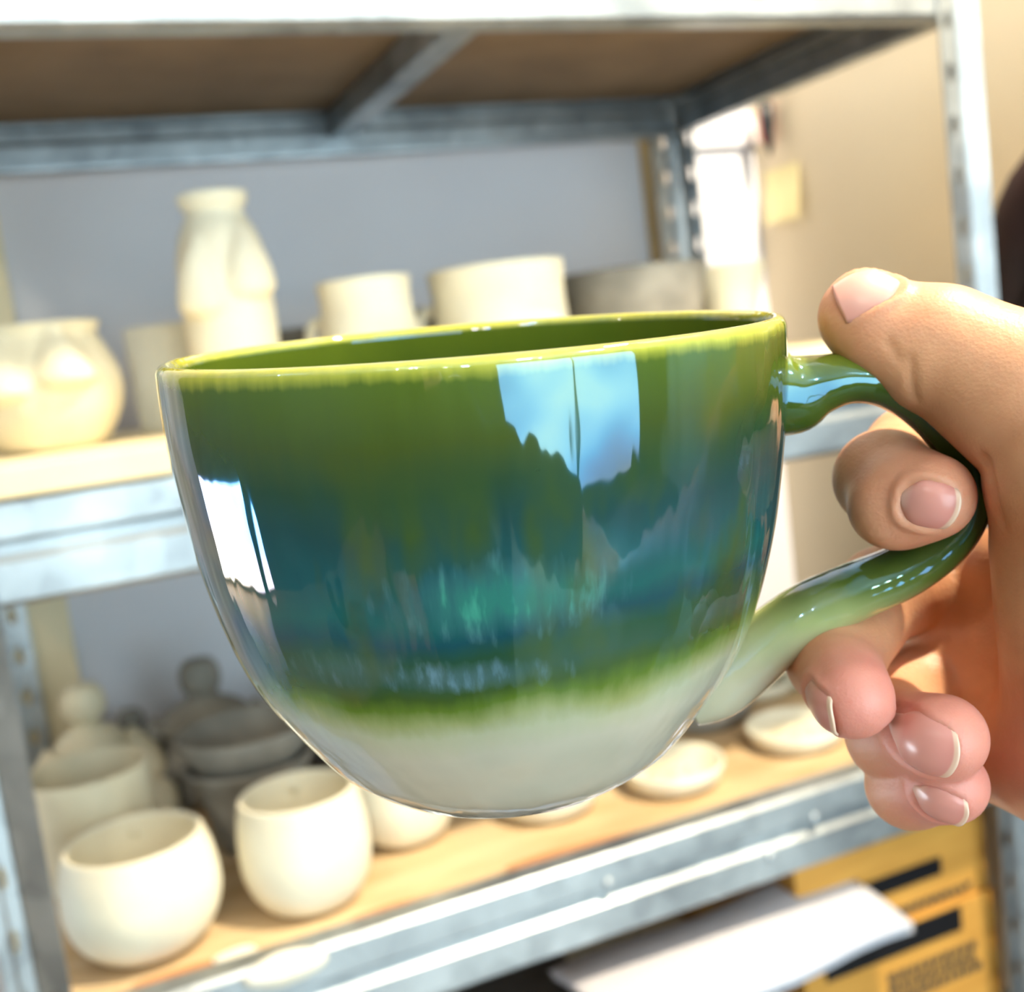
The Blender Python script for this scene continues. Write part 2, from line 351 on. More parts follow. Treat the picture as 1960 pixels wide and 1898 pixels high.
w2 = window('window_2', 0, XL, 1.65, 5.5, -1.40, -.74, mull=())
w2.data.materials[0] = M['day2']
struct('wall_far', boxm((XL, YE, FZ), (-.60, YE + .1, CZ)), M['wall'])
struct('wall_side', boxm((-.70, YB + .1, FZ), (-.60, YE, CZ)), M['wall'])
struct('wall_rear', boxm((2.5, YF, FZ), (2.6, 0, CZ)), M['wallr'])
struct('wall_return', boxm((XR + .1, -.15, FZ), (2.5, -.05, CZ)), M['wallr'])
# cream upright board against the back wall at the left, pine strip at the right
struct('trim_1', boxm((-.115, YB - .02, FZ), (.002, YB, CZ), .002), M['cream'])
struct('trim_2', boxm((.700, YB - .022, -.05), (.722, YB, CZ), .002), M['wood'])
struct('trim_3', boxm((XR - .10, YB - .012, .205), (XR, YB, .235), .002), M['wall'])

# ------------------------------------------------------------------ storage shelf
SX0, SX1, SY0, SY1 = -.070, .735, .72, 1.165      # outer extents
shelf = empty('storage_shelf', ((SX0 + SX1) / 2, SY0, FZ), 'galvanised steel storage rack with wooden boards standing in the corner', 'shelving')
SO = Vector(shelf.location)
def sh(name, vf, m_, smooth=False, parent=None):
    if isinstance(vf, bmesh.types.BMesh):
        bmesh.ops.translate(vf, verts=vf.verts, vec=-SO)
    else: vf = ([Vector(v) - SO for v in vf[0]], vf[1])
    return obj(name, vf, m_, parent or shelf, smooth)
def slotted(w, h, pitch, sw, shh, z_off=.5):
    """strip w wide, h tall in local (a, z), octagonal slots up the middle"""
    V, F = [], []; n = int(h / pitch)
    for i in range(n):
        z0, z1 = i * pitch, (i + 1) * pitch; zc = z0 + pitch * z_off; b = len(V)
        V += [(0, z0), (w, z0), (w, z1), (0, z1), (w / 2, z0), (w, zc), (w / 2, z1), (0, zc)]
        cx, ax_, az = w / 2, sw / 2, shh / 2; k = .45
        for s, t in [(-1, -k), (-k, -1), (k, -1), (1, -k), (1, k), (k, 1), (-k, 1), (-1, k)]:
            V.append((cx + s * ax_, zc + t * az))
        c = b + 8
        F += [(b, b + 4, c + 1, c), (b + 4, b + 1, c + 3, c + 2), (b + 4, c + 2, c + 1), (b + 1, b + 5, c + 3), (b + 5, c + 4, c + 3), (b + 5, b + 2, c + 5, c + 4), (b + 2, b + 6, c + 5), (b + 6, c + 6, c + 5), (b + 6, b + 3, c + 7, c + 6), (b + 3, b + 7, c + 7), (b + 7, c, c + 7), (b + 7, b, c)]
    return V, F
def post(x, y, sx, sy, front=False):
    """corner at x,y; flanges run towards sx (along x) and sy (along y)"""
    H = 1.45 + .62; V, F = [], []
    if front:                                        # slotted strip, then a solid strip folded forward
        xa = min(x, x + sx * .035); v, f = slotted(.017, H, .04, .007, .016)
        V += [(xa + a, y + .001 * a / .017, FZ + z) for a, z in v]; F += list(f)
        b = len(V); V += [(xa + .017, y + .001, FZ), (xa + .019, y - .001, FZ), (xa + .035, y - .006, FZ), (xa + .017, y + .001, FZ + H), (xa + .019, y - .001, FZ + H), (xa + .035, y - .006, FZ + H)]
        F += [(b, b + 1, b + 4, b + 3), (b + 1, b + 2, b + 5, b + 4)]
    for kind in ((1,) if front else (0, 1)):
        v, f = slotted(.026, H, .04, .009, .016); b = len(V)
        for a, z in v:
            V.append((x + sx * (a + .009), y, FZ + z) if kind == 0 else (x, y + sy * (a + .009), FZ + z))
        F += [tuple(b + i for i in q) for q in f]
    # rounded corner + folded lip
    b = len(V); pts = [(x + sx * .009, y), (x + sx * .003, y + sy * .001), (x, y + sy * .004), (x, y + sy * .009)]
    for p_ in pts: V += [(p_[0], p_[1], FZ), (p_[0], p_[1], FZ + H)]
    for i in range(len(pts) - 1): F.append((b + 2 * i, b + 2 * i + 2, b + 2 * i + 3, b + 2 * i + 1))
    o = sh('post', (V, F), M['steel']); md = o.modifiers.new('thick', 'SOLIDIFY'); md.thickness = .0016; md.offset = 0
    return o
post(SX0, SY0 - .002, 1, 1, True); post(SX1, SY0 - .002, -1, 1, True); post(SX0, SY1 + .002, 1, -1); post(SX1, SY1 + .002, -1, -1)
# beam section in (depth, height), 62 mm tall with a pressed ridge half way
SEC = [(.022, .060), (.022, .062), (.003, .062), (.0, .059), (.0, .040), (.005, .036), (.005, .029), (.0, .025), (.0, .003), (.003, .0), (.020, .0), (.020, .002)]
def beam(name, p0, p1, inward, z0, hgt=.062):
    p0, p1, n = Vector(p0), Vector(p1), Vector(inward); V = []; k = len(SEC)
    for p_ in (p0, p1):
        for d, h in SEC: V.append(Vector((p_.x, p_.y, z0 + h * hgt / .062)) + n * d)
    F = [(i, i + 1, k + i + 1, k + i) for i in range(k - 1)]
    o = sh(name, (V, F), M['steel']); md = o.modifiers.new('thick', 'SOLIDIFY'); md.thickness = .0014; md.offset = 0; return o
LV = [(-.700, .010, 0), (-.436, .006, 1), (-.112, .0, 2), (.213, .0, 3)]
for z0, dz, i in LV:
    beam('front_beam', (SX0 + .012, SY0, 0), (SX1 - .012, SY0, 0), (0, 1, 0), z0)
    beam('back_beam', (SX0 + .012, SY1, 0), (SX1 - .012, SY1, 0), (0, -1, 0), z0)
    for x, s in ((SX0, 1), (SX1 - .002, -1)):
        beam('side_beam', (x, SY0 + .012, 0), (x, SY1 - .012, 0), (s, 0, 0), z0)
    cb = bmesh.new(); box(cb, (.322, SY0 + .006, z0 + .018), (.348, SY1 - .006, z0 + .044), .002); sh('cross_bar', cb, M['steel'])
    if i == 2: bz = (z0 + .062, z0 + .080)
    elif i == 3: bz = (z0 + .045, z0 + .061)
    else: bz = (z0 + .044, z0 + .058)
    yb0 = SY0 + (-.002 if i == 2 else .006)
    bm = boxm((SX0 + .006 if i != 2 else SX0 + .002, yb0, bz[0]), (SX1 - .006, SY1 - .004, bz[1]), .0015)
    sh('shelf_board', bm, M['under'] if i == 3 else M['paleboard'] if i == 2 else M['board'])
for px, py in ((1165, 1690), (1475, 1640), (1560, 1565)):
    p_ = on(px, py, 1, SY0 - .001)
    V, F = lathe([(.0045, 0), (.0042, .0015), (.002, .0028), (0, .003)], 12)
    V = [Vector((v[0] + p_.x, p_.y - v[2], v[1] + p_.z)) for v in V]; sh('rivet', (V, F), M['steel'], True)
ZM, ZB = -.032, -.378

# ------------------------------------------------------------------ pottery
def bump_fn(bumps):
    def fn(x, y, z, i, t):
        r = math.hypot(x, y)
        for (ta, zc, st, sz, amp, sag) in bumps:
            dt = (t - ta + math.pi) % (2 * math.pi) - math.pi; dz = z - zc
            if sag:
                stt = st * (1.25 - .5 * min(1, max(0, dz / (sz * 2.6)))); rho = math.hypot(dt / stt, dz / (sz * (2.6 if dz > 0 else .62)))
                g = max(0, 1 - rho * rho) ** .85
            else: g = math.exp(-(dt / st) ** 2 - (dz / sz) ** 2)
            r = r + amp * g
        k = r / max(math.hypot(x, y), 1e-9); return (x * k, y * k, z)
    return fn
def tophandle(parent, m_, R_, z0, z1, out, r=.006, ang=0., name='handle'):
    c, s = math.cos(ang), math.sin(ang)
    pts = catmull([(R_ - .004, z1), (R_ + out * .6, z1 + .002), (R_ + out, (z0 + z1) / 2 + .006), (R_ + out * .75, z0 + .008), (R_ - .006, z0)], 5)
    V, F = tube([(p[0] * c, p[0] * s, p[1]) for p in pts], [(r, r * .75)] * len(pts), 12, up=(-s, c, .01)); return obj(name, (V, F), m_, parent, True)
CAMA = math.atan2(-.72, -.1)                         # direction from the shelf towards the viewer
def pot(name, loc, outer, wall, m_, label, cat, group=None, fn=None, handle=None, n=56, hm=None, rotz=0):
    if handle:
        t = empty(name, loc, label, cat, group, rotz); obj('body', lathe(shell(outer, wall, sub=14 if fn else 5), 96 if fn else n, fn), m_, t, True)
        tophandle(t, m_, *handle); return t
    o = obj(name, lathe(shell(outer, wall, sub=14 if fn else 5), 96 if fn else n, fn), m_, None, True, loc=loc); o.rotation_euler.z = rotz; return tag(o, label, cat, group)
# middle board
pot('clay_pot', (.012, .895, ZM), [(.030, 0), (.040, .006), (.052, .028), (.054, .050), (.046, .072), (.042, .080), (.045, .088)], .004, M['clay'],
    'round cream clay pot with two moulded breasts and flared rim on the middle board', 'pot',
    fn=bump_fn([(math.radians(237), .045, .34, .016, .015, True), (math.radians(287), .051, .34, .016, .015, True)]), handle=(.050, .02, .062, .022, .006, math.radians(175)))
pot('clay_jar', (.118, 1.015, ZM), [(.030, 0), (.034, .004), (.036, .04), (.036, .085)], .004, M['clay_w'],
    'plain pale clay tumbler half hidden behind the round pot with breasts', 'cup')
pot('clay_vase', (.151, .892, ZM), [(.030, 0), (.034, .003), (.034, .03), (.034, .055), (.0345, .09), (.034, .118), (.030, .140), (.0225, .156), (.0215, .161), (.025, .166), (.026, .172)], .003, M['clay_w'],
    'tall pale clay vase shaped like a torso with a narrow collar', 'vase',
    fn=bump_fn([(math.radians(228), .092, .50, .020, .014, True), (math.radians(296), .102, .50, .020, .014, True)]))
pot('clay_cup', (.262, .905, ZM), [(.030, 0), (.037, .004), (.044, .02), (.043, .045), (.037, .078), (.038, .099)], .004, M['clay_w'],
    'narrow pale clay cup with a moulded bottom, right of the tall vase', 'cup', 'clay cups on the middle board',
    fn=bump_fn([(math.radians(228), .036, .42, .024, .013, False), (math.radians(290), .036, .42, .024, .013, False)]), handle=(.038, .03, .068, .012, .005, math.radians(150)))
pot('clay_cup', (.378, .905, ZM), [(.040, 0), (.050, .004), (.058, .02), (.057, .045), (.056, .075), (.058, .099)], .004, M['clay_w'],
    'wide pale clay cup with a moulded bottom, beside the grey bowl', 'cup', 'clay cups on the middle board',
    fn=bump_fn([(math.radians(228), .036, .42, .024, .013, False), (math.radians(290), .036, .42, .024, .013, False)]), handle=(.057, .03, .068, .012, .005, math.radians(150)))
pot('clay_bowl', (.535, .955, ZM), [(.040, 0), (.052, .004), (.060, .03), (.066, .060), (.070, .088)], .004, M['grey'],
    'wide grey unfired bowl at the right end of the middle board', 'bowl')
pot('clay_dish', (.632, .940, ZM), [(.020, 0), (.024, .004), (.024, .03), (.030, .062), (.036, .082)], .004, M['clay_w'],
    'pale flaring clay beaker just right of the wide grey bowl', 'beaker')
for (px, py, r, h, lab) in [(325, 668, .024, .060, 'small black glaze jar in the gap left of the tall vase'), (555, 640, .020, .074, 'small black glaze jar between tall vase and narrow cup'), (803, 615, .018, .080, 'small black glaze jar between the two clay cups')]:
    p_ = on(px, py, 1, 1.06)
    t = empty('glaze_jar', (p_.x, 1.06, ZM), lab, 'jar', 'glaze jars at the back of the middle board')
    obj('jar_body', lathe([(0, 0), (r, 0), (r * 1.02, .003), (r * 1.02, h * .75), (r * .85, h * .82), (r * .8, h * .84), (0, h * .84)], 32), M['dark'], t, True)
    obj('lid', lathe([(0, h * .84), (r * .9, h * .84), (r * .92, h * .86), (r * .92, h * .98), (r * .86, h), (0, h)], 32), M['grey'], t, True, label='grey lid')
# bottom board
rc = [(.022, 0), (.034, .003), (.047, .016), (.0535, .036), (.052, .060), (.047, .077)]
pot('clay_mug', (.016, .806, ZB), rc, .0042, M['clay_w'], 'rounded pale clay mug at the left front corner of the bottom board', 'mug', 'round clay mugs on the bottom board', handle=(.050, .022, .066, .022, .005, math.radians(86)))
rc2 = [(.020, 0), (.032, .003), (.042, .016), (.0470, .036), (.046, .062), (.0425, .082)]
pot('clay_mug', (.130, .800, ZB), rc2, .0042, M['clay_w'], 'rounded pale clay mug second from the left at the front, nearly under the glazed mug', 'mug', 'round clay mugs on the bottom board', handle=(.043, .022, .072, .022, .005, math.radians(84)))
pot('clay_mug', (.222, .860, ZB), [(.020, 0), (.028, .003), (.036, .012), (.042, .034), (.044, .058), (.045, .074)], .004, M['clay_w'], 'pale clay mug partly hidden under the glazed mug, its handle to the right', 'mug', 'round clay mugs on the bottom board', handle=(.042, .020, .050, .024, .005, math.radians(-20)))
pot('clay_pot', (-.006, .925, ZB), [(.028, 0), (.036, .003), (.042, .02), (.0455, .05), (.047, .098)], .004, M['clay'], 'straight tall clay beaker behind the left front mug', 'beaker', fn=bump_fn([(math.radians(290), .045, .3, .014, .006, False)]))
pot('clay_bowl', (.118, .935, ZB), [(.024, 0), (.034, .004), (.040, .03), (.046, .055), (.054, .072)], .004, M['grey'], 'grey clay bowl lowest of two stacked behind the front mugs', 'bowl', 'stacked grey bowls')
pot('clay_bowl', (.118, .935, ZB + .058), [(.020, .0), (.036, .008), (.050, .024), (.056, .040)], .004, M['grey'], 'grey clay bowl topmost of two stacked behind the front mugs', 'bowl', 'stacked grey bowls', rotz=.6)
def dish(px, py, r, h, label, m_=None):
    h *= 1.35
    p_ = on(px, py, 2, ZB)
    t = empty('clay_dish', (p_.x, p_.y, ZB), label, 'dish', 'small dishes on the bottom board')
    obj('plate', lathe([(0, 0), (r * .7, 0), (r * .9, h * .25), (r, h * .8), (r * .985, h), (r * .93, h * .92), (r * .82, h * .45), (r * .5, h * .32), (0, h * .32)], 44), m_ or M['clay_w'], t, True)
    f = lambda x, y_, z, i, th: (x * (1 + .25 * math.sin(3 * th)), y_ * (1 + .25 * math.sin(3 * th)), z)
    obj('knob', lathe([(r * .42, h * .3), (r * .36, h * .55), (r * .22, h * .7), (r * .12, h * .85), (0, h * .8)], 24, f), m_ or M['clay'], t, True)
dish(1290, 1498, .044, .015, 'pale round clay dish at the front edge, just right under the glazed mug')
dish(1525, 1420, .044, .014, 'pale round clay dish at the front edge, left of the middle finger')
dish(1050, 1545, .044, .015, 'pale clay dish just peeking out below the glazed mug')
dish(1345, 1380, .050, .020, 'greyish clay dish behind the front dishes, by the mug handle', M['grey'])
dish(1440, 1325, .044, .012, 'pale clay dish deep on the board behind the mug handle')
dish(1560, 1300, .046, .014, 'pale clay dish deepest on the board, beside the fingers')
# figurines
def fig(loc, s, m_, label, kind, rot=0., wide=1.):
    t = empty('clay_figurine', loc, label, 'figurine', 'figurines at the back of the bottom board', rot)
    V, F = lathe([(r * s, z * s) for r, z in smooth_profile([(.30, 0), (.40, .04), (.44, .16), (.34, .30), (.24, .42), (.27, .55), (.20, .66), (.10, .72), (.09, .76)], 4)], 32, lambda x, y, z, i, th: (x * wide, y * .75 * wide, z))
    F.append(tuple(range(31, -1, -1))); obj('torso', (V, F), m_, t, True)
    V, F = lathe([(r * s, z * s) for r, z in [(0, .74), (.09, .75), (.14, .80), (.155, .88), (.14, .96), (.10, 1.01), (0, 1.03)]], 28); obj('head', (V, F), m_, t, True)
    for q in (-1, 1):
        pts = catmull([(q * .24 * s * wide, -.02 * s, .58 * s), (q * .38 * s * wide, -.06 * s, .42 * s), (q * .36 * s, -.20 * s, .26 * s), (q * .14 * s, -.30 * s, .26 * s)], 5)
        V, F = tube(pts, list(np.linspace(.085, .06, len(pts)) * s), 14); obj('arm', (V, F), m_, t, True)
        if kind:
            pts = catmull([(q * .16 * s, -.1 * s, .10 * s), (q * .34 * s, -.38 * s, .22 * s), (q * .30 * s, -.56 * s, .04 * s)], 5)
            V, F = tube(pts, list(np.linspace(.12, .07, len(pts)) * s), 14); obj('leg', (V, F), m_, t, True)
fig((.000, 1.075, ZB), .128, M['clay'], 'cream clay figurine seated behind the tall clay beaker', 1, .2)
fig((.104, 1.085, ZB), .126, M['grey'], 'large grey clay figurine seated in the middle of the back row', 1, -.1, 1.3)
fig((.040, 1.138, ZB), .080, M['grey'], 'small grey clay figurine low between the cream and the large one', 0, .5)
fig((.222, 1.095, ZB), .105, M['dark'], 'dark clay figurine half hidden behind the left wall of the glazed mug', 0, .3)
# dried slip on the edge, stain, plaster smear
def blob(loc, rx, ry, rz, m_, seed):
    rnd = random.Random(seed); ph = [rnd.uniform(0, 6.28) for _ in range(4)]
    return lathe([(0, -rz)] + [(rx * math.cos(a), rz * math.sin(a)) for a in np.linspace(-1.3, 1.3, 9)] + [(0, rz)], 28,
                 lambda x, y, z, i, t: (x * (1 + .14 * math.sin(2 * t + ph[0]) + .08 * math.sin(5 * t + ph[1])), y * ry / rx * (1 + .12 * math.sin(3 * t + ph[2])), z))
o = obj('slip_splash', blob(None, .024, .010, .011, None, 3), M['white'], None, True, loc=(.092, .716, -.378)); tag(o, 'thick white blob of dried slip over the bottom beam edge', 'slip splash', 'dried slip on the bottom shelf')
o = obj('slip_splash', blob(None, .016, .009, .003, None, 5), M['white'], None, True, loc=(.066, .752, ZB + .001)); tag(o, 'thin white smear of dried slip in front of the left mugs', 'slip splash', 'dried slip on the bottom shelf')
for k, (px, y, rx, ry) in enumerate([(1080, .738, .052, .010), (760, .735, .030, .008), (350, .740, .030, .007)]):
    p_ = on(px, {1080: 1620, 760: 1760, 350: 1880}[px], 2, ZB)
    o = obj('stain', blob(None, rx, ry, .0006, None, 9 + k), M['stain'], shelf, True, loc=Vector((p_.x, y + .014, ZB)) - SO)

# ------------------------------------------------------------------ work table with flower pots, mirrored in the glaze
t = empty('work_table', (-1.05, .25, FZ), 'low wooden work table behind the viewer, mirrored in the left side of the mug', 'table')
obj('tabletop', boxm((-.42, -.70, .66), (.42, .70, .70), .004), M['table'], t)
for qx in (-.37, .37):
    for qy in (-.64, .64): obj('leg', boxm((qx - .03, qy - .03, 0), (qx + .03, qy + .03, .66), .003), M['wood'], t)
for k_, (x_0, y_0, h_0, mk) in enumerate([(-.90, -.28, .16, 'dark'), (-.84, -.12, .13, 'terra'), (-.86, .03, .12, 'terra'), (-.98, .14, .19, 'dark'), (-.88, .26, .12, 'grey')]):
    where = ['farthest from the rack', 'second from the far end', 'third in the row', 'tallest of the row', 'nearest the rack'][k_]
    pt = pot('flower_pot', (x_0, y_0, FZ + .70), [(.032, 0), (.036, .004), (.048, h_0 * .8), (.054, h_0 * .82), (.055, h_0)], .005, M[mk], '%s pot on the work table, %s' % ({'dark': 'dark', 'terra': 'terracotta', 'grey': 'grey'}[mk], where), 'pot', 'pots on the work table')

# ------------------------------------------------------------------ note, pegs, coat on the right wall
n0 = on(1452, 285, 0, XR - .004); n1 = on(1545, 412, 0, XR - .004)
y0, y1 = min(n0.y, n1.y), max(n0.y, n1.y)
t = empty('hanging_note', (XR - .004, (y0 + y1) / 2, n1.z), 'yellow paper note hanging on the wall beside the rack', 'note')
V = []; NN = 8
for i in range(NN + 1):
    for j in range(5):
        a = i / NN; b = j / 4
        V.append((-.006 * math.sin(a * 1.5) * a - .001 - (.008 * max(0, .25 - a) * 0), (b - .5) * .062, (1 - a) * .062 + (0)))
F = [(i * 5 + j, i * 5 + j + 1, (i + 1) * 5 + j + 1, (i + 1) * 5 + j) for i in range(NN) for j in range(4)]
o = obj('sheet', (V, F), M['note'], t); md = o.modifiers.new('t', 'SOLIDIFY'); md.thickness = .0008
pg = on(1468, 235, 0, XR - .012)
t = empty('wall_clip', (XR - .012, pg.y, pg.z - .03), 'red and black bulldog clip above the yellow wall note', 'clip')
obj('grip', (lambda v: ([(a * .004 , b * .009, c) for a, b, c in v[0]], v[1]))(lathe([(0, .0), (1, .006), (1.2, .03), (1, .046), (0, .05)], 14)), M['red'], t, True, loc=(0, .005, .005))
obj('jaw', (lambda v: ([(a * .004, b * .004, c) for a, b, c in v[0]], v[1]))(lathe([(0, -.012), (1, 0), (2, .03), (2.2, .05), (0, .055)], 14)), M['tape'], t, True, loc=(-.004, -.006, .0))

# dark coat hanging on the right wall in front of the rack
def loft(rings):
    V, F = [], []; n = len(rings[0])
    for r_ in rings: V += r_
    for i in range(len(rings) - 1):
        for k in range(n): F.append((i * n + k, i * n + (k + 1) % n, (i + 1) * n + (k + 1) % n, (i + 1) * n + k))
    F.append(tuple(range(n))[::-1]); F.append(tuple((len(rings) - 1) * n + k for k in range(n))); return V, F
def coat():
    R_ = []; nt_ = 44
    for i in range(34):
        a = i / 33; z = .10 - a * .95; w_ = .045 + .135 * min(1, a * 7) ** .7 + .05 * a; d_ = .022 + .030 * min(1, a * 5) + .012 * a
        R_.append([(-d_ - .008 + d_ * -math.cos(t) * (1 + .10 * a * math.sin(9 * t)), w_ * math.sin(t) * (1 + .05 * a * math.sin(11 * t + 2)), z) for t in np.linspace(0, 2 * math.pi, nt_, endpoint=False)])
    return loft(R_)
t = empty('hanging_coat', (XR - .005, .555, .05), 'dark coat hanging on the wall at the right picture edge', 'coat')
obj('coat_body', coat(), M['black'], t, True)
for q in (-1, 1):
    pts = catmull([(-.04, q * .12, .055), (-.045, q * .185, -.02), (-.05, q * .225, -.20), (-.055, q * .235, -.38), (-.055, q * .230, -.52)], 6)
    V, F = tube(pts, [(.046 - .012 * k / len(pts) + .0025 * math.sin(k * 1.7), .040 - .012 * k / len(pts)) for k in range(len(pts))], 20, up=(1, 0, .01)); obj('sleeve', (V, F), M['black'], t, True)
V, F = tube(catmull([(-.012, -.05, .085), (-.05, -.045, .10), (-.068, 0, .085), (-.05, .045, .10), (-.012, .05, .085)], 5), [(.008, .018)] * 21, 12); obj('collar', (V, F), M['black'], t, True)
V, F = tube(catmull([(.003, 0, .125), (-.02, 0, .120), (-.035, 0, .135), (-.034, 0, .155)], 4), .004, 10); obj('hook', (V, F), M['steel'], t, True)

# ------------------------------------------------------------------ boxes and paper under the bottom board
ZL = -.700 + .058
BX = [(.505, .715, ZL, ZL + .115), (.508, .712, ZL + .1155, ZL + .195)]
for i, (x0, x1, z0, z1) in enumerate(BX):
    lab = ['yellow-brown cardboard box, lower of the two at the right of the lowest board', 'yellow-brown cardboard box with black tape, stacked on another below the bottom board'][i]
    yy0, yy1 = .742 + i * .004, 1.05
    t = empty('cardboard_box', ((x0 + x1) / 2, yy0, z0), lab, 'box', 'cardboard boxes under the bottom board'); T = Vector(t.location)
    bm = boxm((x0, yy0, z0), (x1, yy1, z1), .002); bmesh.ops.translate(bm, verts=bm.verts, vec=-T); obj('carton', bm, M['card'], t)
    for (u0, u1, w0, w1, mm) in ([(.10, .80, .78, .97, 'tape')] if i == 0 else []) + ([(.08, .74, .36, .56, 'tape')] if i == 1 else []):
        bm = boxm((x0 + (x1 - x0) * u0, yy0 - .0012, z0 + (z1 - z0) * w0), (x0 + (x1 - x0) * u1, yy0 - .0002, z0 + (z1 - z0) * w1)); bmesh.ops.translate(bm, verts=bm.verts, vec=-T); obj('tape', bm, M[mm], t)
    # blurred block of printing: rows of short bars
    bm = bmesh.new(); rnd = random.Random(i)
    for r_ in range(3):
        u = .40
        while u < .86:
            w_ = rnd.uniform(.02, .05); zz = z0 + (z1 - z0) * ((.58 - r_ * .09) if i == 0 else (.12 - r_ * .03))
            box(bm, (x0 + (x1 - x0) * u, yy0 - .0007, zz), (x0 + (x1 - x0) * (u + w_), yy0 - .0001, zz + .0075 * (1 if i == 0 else .3))); u += w_ + .012
    bmesh.ops.translate(bm, verts=bm.verts, vec=-T); obj('printing', bm, M['ink'], t)
# folded paper sheet pack lying in front, top slab sloping up to the right
def sheet():
    V, F = [], []; nu, nv = 26, 16
    a = on(1050, 1858, 1, .775); b = on(1570, 1655, 1, .775); c = on(1745, 1765, 1, .700); d = on(1180, 1990, 1, .668)
    for i in range(nu + 1):
        u = i / nu; top = a.lerp(b, u); bot = d.lerp(c, u)
        for j in range(nv + 1):
            w = j / nv; p_ = top.lerp(bot, w)
            p_.z += .010 * math.sin(math.pi * w) * (1 - .3 * u); p_.y += -.012 * max(0, w - .6) + .004 * math.sin(9 * u)
            V.append(p_)
    for i in range(nu):
        for j in range(nv): k = i * (nv + 1) + j; F.append((k, k + 1, k + nv + 2, k + nv + 1))
    return V, F
V, F = sheet(); base = Vector((.45, .74, ZL)); V = [v - base for v in V]
t = empty('paper_sheets', base, 'stack of large white paper sheets curling out below the bottom board', 'paper')
for k in range(3):
    vv = [v + Vector((.003 * k, .004 * k, -.006 * k)) for v in V]
    o = obj('sheet', (vv, F), M['paper'], t, True); md = o.modifiers.new('t', 'SOLIDIFY'); md.thickness = .0012
bm = boxm((.37, .765, ZL), (.500, 1.0, ZL + .075), .003)
o = obj('storage_box', bm, M['cream'], None); tag(o, 'cream box under the curling white paper', 'box')
bm = boxm((.20, .735, ZL), (.335, 1.0, ZL + .135), .004)
o = obj('storage_box', bm, M['dark'], None); tag(o, 'dark box left of the white paper below the bottom board', 'box')
p_ = on(1572, 1660, 1, .700)
V, F = lathe([(0, -.007), (.005, -.005), (.007, 0), (.005, .005), (0, .007)], 20)
o = obj('white_ball', (V, F), M['white'], None, True, loc=on(1572, 1664, 1, .775)); tag(o, 'small round white ball at the corner of the paper', 'clip')  # plain small white ball at the corner of the sheets

# ------------------------------------------------------------------ the glazed mug
MC = np.array([-0.00818854, -0.03276451, 0.2328081]); MA = np.array([0.07807941, 0.97844838, 0.19116058])
E1 = np.array([0.99683117, -0.07954634, 0.]); E2 = np.cross(MA, E1)
E2 = E2 if E2[2] > 0 else -E2
MH = .0923
org = MC + MH * MA                                   # base centre, camera axes
x_, y_, z_ = cam2w(E1), cam2w(E2), cam2w(-MA)
mug = empty('glazed_mug', (0, 0, 0), 'large green and blue glazed ceramic mug with a cream base, held up by its handle', 'mug')
mug.matrix_world = Matrix((( x_[0], y_[0], z_[0], cam2w(org)[0]), (x_[1], y_[1], z_[1], cam2w(org)[1]), (x_[2], y_[2], z_[2], cam2w(org)[2]), (0, 0, 0, 1)))
u_ = np.array([0, .15, .3, .45, .6, .72, .84, .93, 1.]); r_ = np.array([.0625, .0624, .061, .059, .0555, .0511, .0438, .0372, .0283])
op = [(r_[i], MH * (1 - u_[i])) for i in range(len(u_))][::-1]
outer = smooth_profile(op, 8); outer = [(r, z) for r, z in outer if z < MH - .0022] + [(.0625, MH - .0022)]
lw = .0034; arc = [(.0625 - lw / 2 + lw / 2 * math.cos(a), MH - .0022 + (.0022) * math.sin(a)) for a in np.linspace(.25, math.pi - .1, 10)]
inner = [(r - lw * (1 if z > .02 else 1.3), z) for r, z in outer if z > .007][::-1]
prof = [(0, .0012), (.022, .0012), (.0245, 0), (.0275, 0.0001)] + outer[1:] + arc + inner + [(0, .0065)]
V, F = lathe(prof, 160)
o = obj('body', (V, F), M['glaze'], mug, True)
at = o.data.attributes.new('inside', 'FLOAT', 'POINT')
V_ = np.array([tuple(v) for v in V]); n_out = len([0]) 
rows = 1 + 160 * (len(prof) - 2 - len(inner))
vals = np.zeros(len(V)); vals[rows - 160 * 1:] = 1.0
at.data.foreach_set('value', vals)
o.modifiers.new('s', 'SUBSURF').render_levels = 1
# handle: centre line given in the plane that holds the mug's axis
HANG = math.radians(5)                               # turned a little towards the viewer
hd = math.cos(HANG) * E1 - math.sin(HANG) * E2; hn = np.cross(hd, MA); hn /= np.linalg.norm(hn)
def inplane(px, py):
    r = np.array([(px - 980) / FP, (py - 949) / FP, 1.]); k = (MC @ hn) / (r @ hn); q = r * k - org
    return np.array([q @ E1, q @ E2, -(q @ MA)])
hl = [(1470, 752, 8.8, 9.5), (1520, 752, 8.2, 8.8), (1570, 735, 6.1, 7.8), (1625, 724, 5.1, 7.6), (1690, 733, 4.8, 7.6), (1755, 768, 4.7, 7.6), (1812, 824, 4.6, 7.6),
      (1850, 895, 4.5, 7.6), (1850, 965, 4.6, 7.6), (1812, 1030, 4.9, 7.6), (1735, 1088, 5.4, 7.8), (1640, 1130, 5.9, 8.0), (1550, 1170, 6.1, 8.3), (1485, 1216, 6.4, 8.8), (1428, 1262, 7.0, 9.4), (1370, 1306, 7.4, 9.4), (1315, 1330, 6.5, 8.5)]
pts = catmull([np.concatenate([inplane(a, b), [c, d]]) for a, b, c, d in hl], 6); pts = [np.array(p) for p in pts]
nn = np.array([hn @ E1, hn @ E2, -(hn @ MA)])
V, F = tube([p[:3] for p in pts], [(p[3] / 1000, p[4] / 1000) for p in pts], 28, up=nn)
ho = obj('handle', (V, F), M['glaze_h'], mug, True)
mug.rotation_mode = 'XYZ'

